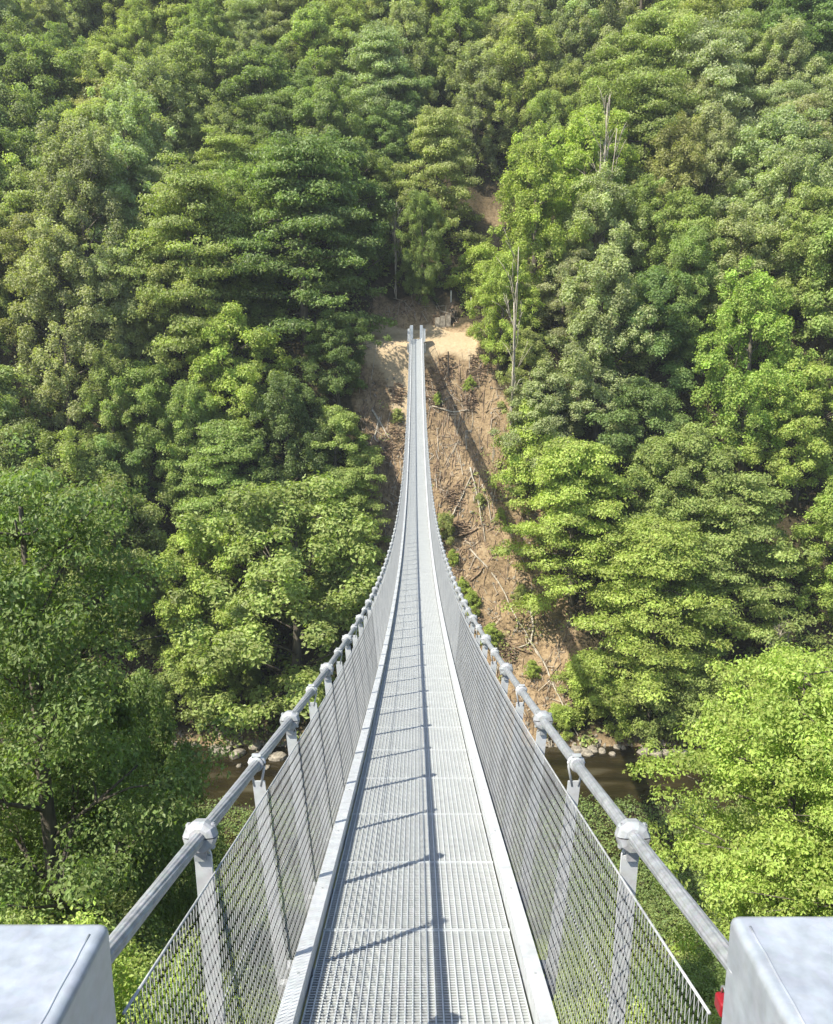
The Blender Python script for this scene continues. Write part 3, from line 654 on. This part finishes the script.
# rope profile: enters the housings at both ends
for s in (-1, 1):
    ya = np.concatenate([np.arange(1.57, 16, .022), np.linspace(16.02, 91.6, 240)])
    amp = .13
    b = MB(); b.tube(np.stack([np.full(len(ya), s * RAILX), ya, railz(ya)], 1), 0.0205, 60, lobes=12, amp=amp, twist=22.0)
    b.build('main_cable', M['cable'], bridge, smooth=True)
    # net: diamond mesh hung between a top rope and the beam
    NT, NB_ = .965, -.06
    def npos(y, f): return np.stack([s * (BASEX - .012 + (RAILX - .03 - BASEX) * f), y, dz(y) + NB_ + (NT - NB_) * f], -1)
    for lo, hi, cw, rowsn in ((1.62, Y1, .028, 19),):
        nc = int((hi - lo) / cw); A = []; Bq = []
        for j in range(rowsn):
            for sh in (-.5, .5):
                k = np.arange(nc + 1)
                ya_ = lo + (k + (.5 if j % 2 else 0)) * cw; yb_ = ya_ + sh * cw
                m_ = (ya_ < hi) & (yb_ < hi) & (yb_ > lo)
                A.append(npos(ya_[m_], np.full(m_.sum(), j / rowsn))); Bq.append(npos(yb_[m_], np.full(m_.sum(), (j + 1) / rowsn)))
        b = MB(); A = np.concatenate(A); Bq = np.concatenate(Bq)
        dist = A[:, 1]; b.sticks(A, Bq, .0012 + 0 * dist)
        kn = A[A[:, 1] < 12]; b.sticks(kn - [0, 0, .008], kn + [0, 0, .008], .0026)   # ferrules
        net = b.build('wire_net', M['net'], bridge)
    yy = np.linspace(1.62, Y1, 260)
    b = MB(); b.tube(npos(yy, np.full(260, 1.0)), .0042, 6); b.build('net_rope', M['net'], bridge, smooth=True)
    b = MB(); b.tube(npos(yy, np.full(260, .56)) + np.array([s * .012, 0, 0]), .003, 6); b.build('net_rope', M['net'], bridge, smooth=True)
    b = MB(); b.tube(npos(yy, np.full(260, .0)), .006, 6); b.build('net_rope', M['net'], bridge, smooth=True)
    # posts
    rest = MB(); restc = MB(); resth = MB()
    for k, py_ in enumerate(posts_y):
        zb = float(dz(py_)); zt = float(railz(py_)); big = k % 2 == 0
        tgt = MB() if k < 50 else rest
        # leaning flat bar
        n_ = 2; th = .011 if big else .005; wd = .056
        hh = RAILH - .07 if big else RAILH - .085
        P0 = np.array([s * (BASEX + (.085 if k == 0 else .03)), py_, zb - .10]); P1 = np.array([s * (RAILX - .005), py_, zb + hh])
        v = []
        for Pp, w_ in ((P0, wd), (P1, wd)):
            for dx_, dy_ in ((-w_ / 2, -th), (w_ / 2, -th), (w_ / 2, th), (-w_ / 2, th)): v.append((Pp[0] + dx_, Pp[1] + dy_ * .6, Pp[2]))
        tgt.add(v, [(0, 3, 2, 1), (4, 5, 6, 7), (0, 1, 5, 4), (1, 2, 6, 5), (2, 3, 7, 6), (3, 0, 4, 7)])
        if big:    # rounded head
            a = np.linspace(0, math.pi, 7)
            for q in range(6):
                am, bm = a[q], a[q + 1]
                c0 = [(P1[0] + math.cos(t) * wd / 2, P1[2] + math.sin(t) * wd / 2) for t in (am, bm)]
                tgt.add([(P1[0], py_ - th * .6, P1[2]), (c0[0][0], py_ - th * .6, c0[0][1]), (c0[1][0], py_ - th * .6, c0[1][1]), (P1[0], py_ + th * .6, P1[2]), (c0[0][0], py_ + th * .6, c0[0][1]), (c0[1][0], py_ + th * .6, c0[1][1])],
                        [(1, 2, 5, 4), (0, 1, 2, 2), (3, 5, 4, 4)][:1] + [(0, 1, 2, 0)][:0])
        if k < 50: tgt.build('post', M['galv'], bridge)
        # hanger strap for the small posts
        if not big:
            hg = MB() if k < 50 else resth
            cx_ = s * RAILX
            a = np.linspace(-.35, math.pi + .35, 9)
            loop = [(cx_ - s * .0 + math.cos(t) * .036, py_, zt + math.sin(t) * .036) for t in a]
            loop = [(cx_ + .014, py_, zt - .11)] + loop + [(cx_ - .014, py_, zt - .11)]
            hg.tube(loop, .006, 6)
            if k < 50: hg.build('hanger_strap', M['galv'], bridge, smooth=True)
        # clamp
        sl = float(dz(py_ + .05) - dz(py_ - .05)) / .1
        T = np.array([0, 1, sl]); T /= np.linalg.norm(T); c_ = np.array([s * RAILX, py_, zt])
        cb = MB()
        if big:
            rr = .052
            def ringp(off, r_, sq): return [c_ + T * off + np.array([math.cos(t) * r_, 0, 0]) + np.cross(np.array([1.0, 0, 0]), T) * math.sin(t) * r_ for t in (np.arange(8) + .5) / 8 * 2 * math.pi]
            for hs_, yoff in ((1, .0025), (-1, -.0025)):     # two halves with a split line
                prof = [(-.036, .030), (-.030, .046), (-.017, rr), (.017, rr), (.030, .046), (.036, .030)]
                V = []; angs = np.linspace(0, math.pi, 6) if hs_ > 0 else np.linspace(math.pi, 2 * math.pi, 6)
                W_ = np.cross(np.array([1.0, 0, 0]), T)
                for off, r_ in prof:
                    for t in angs: V.append(c_ + T * off + np.array([math.cos(t) * r_ * 1.06, 0, 0]) + W_ * (math.sin(t) * r_ * .98 + yoff))
                Fq = [(i * 6 + j, i * 6 + j + 1, (i + 1) * 6 + j + 1, (i + 1) * 6 + j) for i in range(5) for j in range(5)]
                Fq += [(i * 6, (i + 1) * 6, (i + 1) * 6 + 5, i * 6 + 5) for i in range(5)]
                Fq += [(0, 1, 4, 5), (1, 2, 3, 4), (35, 34, 31, 30), (34, 33, 32, 31)]
                cb.add(V, Fq)
            for sx_ in (-1, 1):
                bc = c_ + np.array([sx_ * .040, 0, 0]); W_ = np.cross(np.array([1.0, 0, 0]), T)
                cb.tube([bc - W_ * .042, bc + W_ * .042], .006, 6); cb.tube([bc + W_ * .030, bc + W_ * .038], .010, 6); cb.tube([bc - W_ * .038, bc - W_ * .030], .010, 6)
            cb.box((s * RAILX, py_, zt - .062), (.04, .04, .04))
            cb.build('cable_clamp', M['casting'], bridge)
        else:
            cb.tube([c_ - T * .03, c_ - T * .026, c_ + T * .026, c_ + T * .03], [.026, .033, .033, .026], 14)
            cb.tube([c_ + np.array([s * -.02, 0, .038]), c_ + np.array([s * .02, 0, .038])], .010, 6)
            cb.build('cable_sleeve', M['casting'], bridge)
    rest.build('post', M['galv'], bridge)['kind'] = 'stuff'
    resth.build('hanger_strap', M['galv'], bridge)['kind'] = 'stuff'

# housings at both ends (bevelled, welded plate boxes)
def housing(name, x0, x1, y0, y1, zt, zb, label, slope=.0):
    root = empty(name, ((x0 + x1) / 2, (y0 + y1) / 2, zb))
    cx_, cy_ = (x1 - x0) / 2, (y1 - y0) / 2; hh = zt - zb
    b = MB(); b.box((0, 0, hh / 2), (2 * cx_, 2 * cy_, hh))
    o = b.build('casing', M['housing'], root, smooth=False)
    bv = o.modifiers.new('bevel', 'BEVEL'); bv.width = .020; bv.segments = 3; bv.limit_method = 'ANGLE'
    for p_ in o.data.polygons: p_.use_smooth = True
    o.modifiers.new('wn', 'WEIGHTED_NORMAL')
    inn = -1 if (x0 + x1) > 0 else 1          # weld bead on the lid's inner edge
    b = MB(); yy = np.linspace(-cy_ + .04, cy_ - .045, 30); rg = np.random.default_rng(3)
    b.tube(np.stack([inn * (cx_ - .030) + rg.normal(0, .0007, 30), yy, np.full(30, hh - .0005)], 1), .0032, 6); b.build('weld_seam', M['housing'], root, smooth=True)
    b = MB(); b.box((0, 0, .012), (2 * cx_ + .12, 2 * cy_ + .12, .024)); b.build('base_plate', M['galv'], root)
    tag(root, label, 'anchor housing', 'steel cable anchor housings'); return root
ZT = EYE - 1.262
G0 = float(dz(0.9)) - .35
housing('anchor_housing', -1.42, -.672, .75, 1.60, ZT, G0, 'grey zinc steel box holding the cable end, bottom left corner of the photo')
housing('anchor_housing', .690, 1.44, .75, 1.615, ZT + .008, G0, 'grey zinc steel box holding the cable end, bottom right corner of the photo')
zf = float(dz(91.2))
for sgn, nm in ((-1, 'left'), (1, 'right')):
    hr = housing('anchor_housing', min(sgn * .36, sgn * .68), max(sgn * .36, sgn * .68), 91.0, 92.0, zf + 1.35, zf - .4, f'small pale steel box at the far bridge end, {nm} of the walkway')
    bx = MB(); bx.box((sgn * .30, 0, .66), (.27, .8, 1.3)); bx.box((sgn * .30, -.1, 1.34), (.20, .5, .1)); bx.build('cable_saddle', M['galv'], hr)
b = MB(); b.box((0, -1.6, EYE - 2.42), (4.6, 4.6, .5)); tag(b.build('concrete_landing', M['concrete']), 'concrete landing slab under the near bridge end', 'landing slab')
b = MB(); b.box((0, 1.0, EYE - 3.75), (3.4, 1.3, 2.0)); tag(b.build('concrete_abutment', M['concrete']), 'concrete abutment block carrying the two near housings', 'abutment')
b = MB(); b.box((0, 91.7, zf - 1.45), (2.0, 1.4, 1.8)); tag(b.build('concrete_abutment', M['concrete']), 'concrete abutment block carrying the two far housings', 'abutment')
# things on the far landing
zb_ = float(height(3.3, 97.2))
wl = empty('retaining_wall', (3.0, 97.6, zb_ - .2)); b = MB()
for i in range(3): b.box((-.62 + i * .62, .04 * (i % 2), .72 + .08 * i), (.58, .5, 1.44 + .16 * i), top=.93)
b.build('wall_panel', M['rock'], wl); b = MB(); b.box((0, -.1, .06), (2.2, .8, .12)); b.build('footing', M['concrete'], wl)
tag(wl, 'short pale retaining wall behind the far landing, right of the walkway', 'retaining wall')
h = px_ground(448, 381, 0); b = MB(); b.tube([(0, 0, -.4), (.02, 0, 1.4), (0, 0, 2.7)], [.10, .085, .075], 8); b.tube([(0, 0, 2.69), (0, 0, 2.75)], .1, 8)
o = b.build('wooden_pole', M['pole']); o.location = h; tag(o, 'thin dark pole standing on the slope right of the far landing', 'pole')
for (px, py, hh, lab) in ((451, 302, 1.2, 'thin white marker post on the slope above the retaining wall'), (471, 312, 1.3, 'second thin pale marker post, right of the white one')):
    q = px_ground(px, py, 0); b = MB(); b.tube([(0, 0, -.3), (0, 0, hh)], .06, 8); b.tube([(0, 0, hh), (0, 0, hh + .08)], [.06, .02], 8); o = b.build('marker_post', M['whitepost']); o.location = q; tag(o, lab, 'marker post', 'marker posts above the landing')
# red padlock hooked in the net rope by the right housing
pl = empty('padlock', (.716, 1.66, EYE - 1.535)); b = MB(); b.box((0, 0, 0), (.028, .045, .04)); bo = b.build('lock_body', M['red'], pl)
bv = bo.modifiers.new('bevel', 'BEVEL'); bv.width = .008; bv.segments = 3
b = MB(); a = np.linspace(0, math.pi, 9); b.tube([(0, -.014, .015)] + [(0, -math.cos(t) * .014, .03 + math.sin(t) * .016) for t in a] + [(0, .014, .015)], .0035, 8); b.build('shackle', M['brass'], pl, smooth=True)
tag(pl, 'small red padlock hanging beside the right housing', 'padlock')
b = MB(); b.tube([(.70, 1.60, EYE - 1.66), (.695, 1.66, EYE - 1.655)], [.010, .014], 10); o = b.build('rope_ferrule', M['casting'], bridge)

# ------------------------------------------------------------------ the air over the valley
hm = bpy.data.materials.new('valley_haze'); hm.use_nodes = True; nt = hm.node_tree
nt.nodes.remove(nt.nodes['Principled BSDF']); pv = nt.nodes.new('ShaderNodeVolumePrincipled')
pv.inputs['Color'].default_value = (.86, .92, 1, 1); pv.inputs['Density'].default_value = HAZE; pv.inputs['Anisotropy'].default_value = .1
nt.links.new(pv.outputs[0], nt.nodes['Material Output'].inputs['Volume'])
b = MB(); b.box((0, 100, 82), (1440, 1060, 178)); o = b.build('haze', hm); tag(o, 'thin pale haze in the air over the valley', kind='stuff')

# ------------------------------------------------------------------ light, sky, camera
sc = bpy.context.scene
sun_dir = np.array([-.66, -.45, 1.0]); sun_dir /= np.linalg.norm(sun_dir)
from mathutils import Vector
ld = bpy.data.lights.new('sun', 'SUN'); ld.energy = 5.0; ld.angle = R(.5); ld.color = (1, .945, .83)
lo = bpy.data.objects.new('sun', ld); col.objects.link(lo); lo.rotation_euler = Vector(sun_dir).to_track_quat('Z', 'Y').to_euler(); lo.location = (-30, -20, 80)
wd_ = bpy.data.worlds.new('World'); sc.world = wd_; wd_.use_nodes = True; nt = wd_.node_tree
sk = nt.nodes.new('ShaderNodeTexSky'); sk.sky_type = 'NISHITA'; sk.sun_disc = False
sk.sun_elevation = math.asin(sun_dir[2]); sk.sun_rotation = math.atan2(sun_dir[0], sun_dir[1])
bg = nt.nodes['Background']; nt.links.new(sk.outputs[0], bg.inputs[0]); bg.inputs[1].default_value = .135
cd = bpy.data.cameras.new('camera'); cam = bpy.data.objects.new('camera', cd); col.objects.link(cam)
cd.sensor_fit = 'HORIZONTAL'; cd.sensor_width = 36; cd.lens = 36; cd.clip_start = .05; cd.clip_end = 2000
cam.location = (0, 0, EYE); cam.rotation_euler = (math.pi / 2 - PITCH, 0, 0); sc.camera = cam
vs = sc.view_settings; vs.view_transform = 'Standard'; vs.look = 'None'; vs.gamma = 1; vs.use_curve_mapping = False; vs.exposure = 1.05
sc.cycles.volume_bounces = 0; sc.cycles.max_bounces = 6; sc.cycles.diffuse_bounces = 3; sc.cycles.transmission_bounces = 3
print('trees', len(trees), 'near', len(near), 'rows', len(rows))
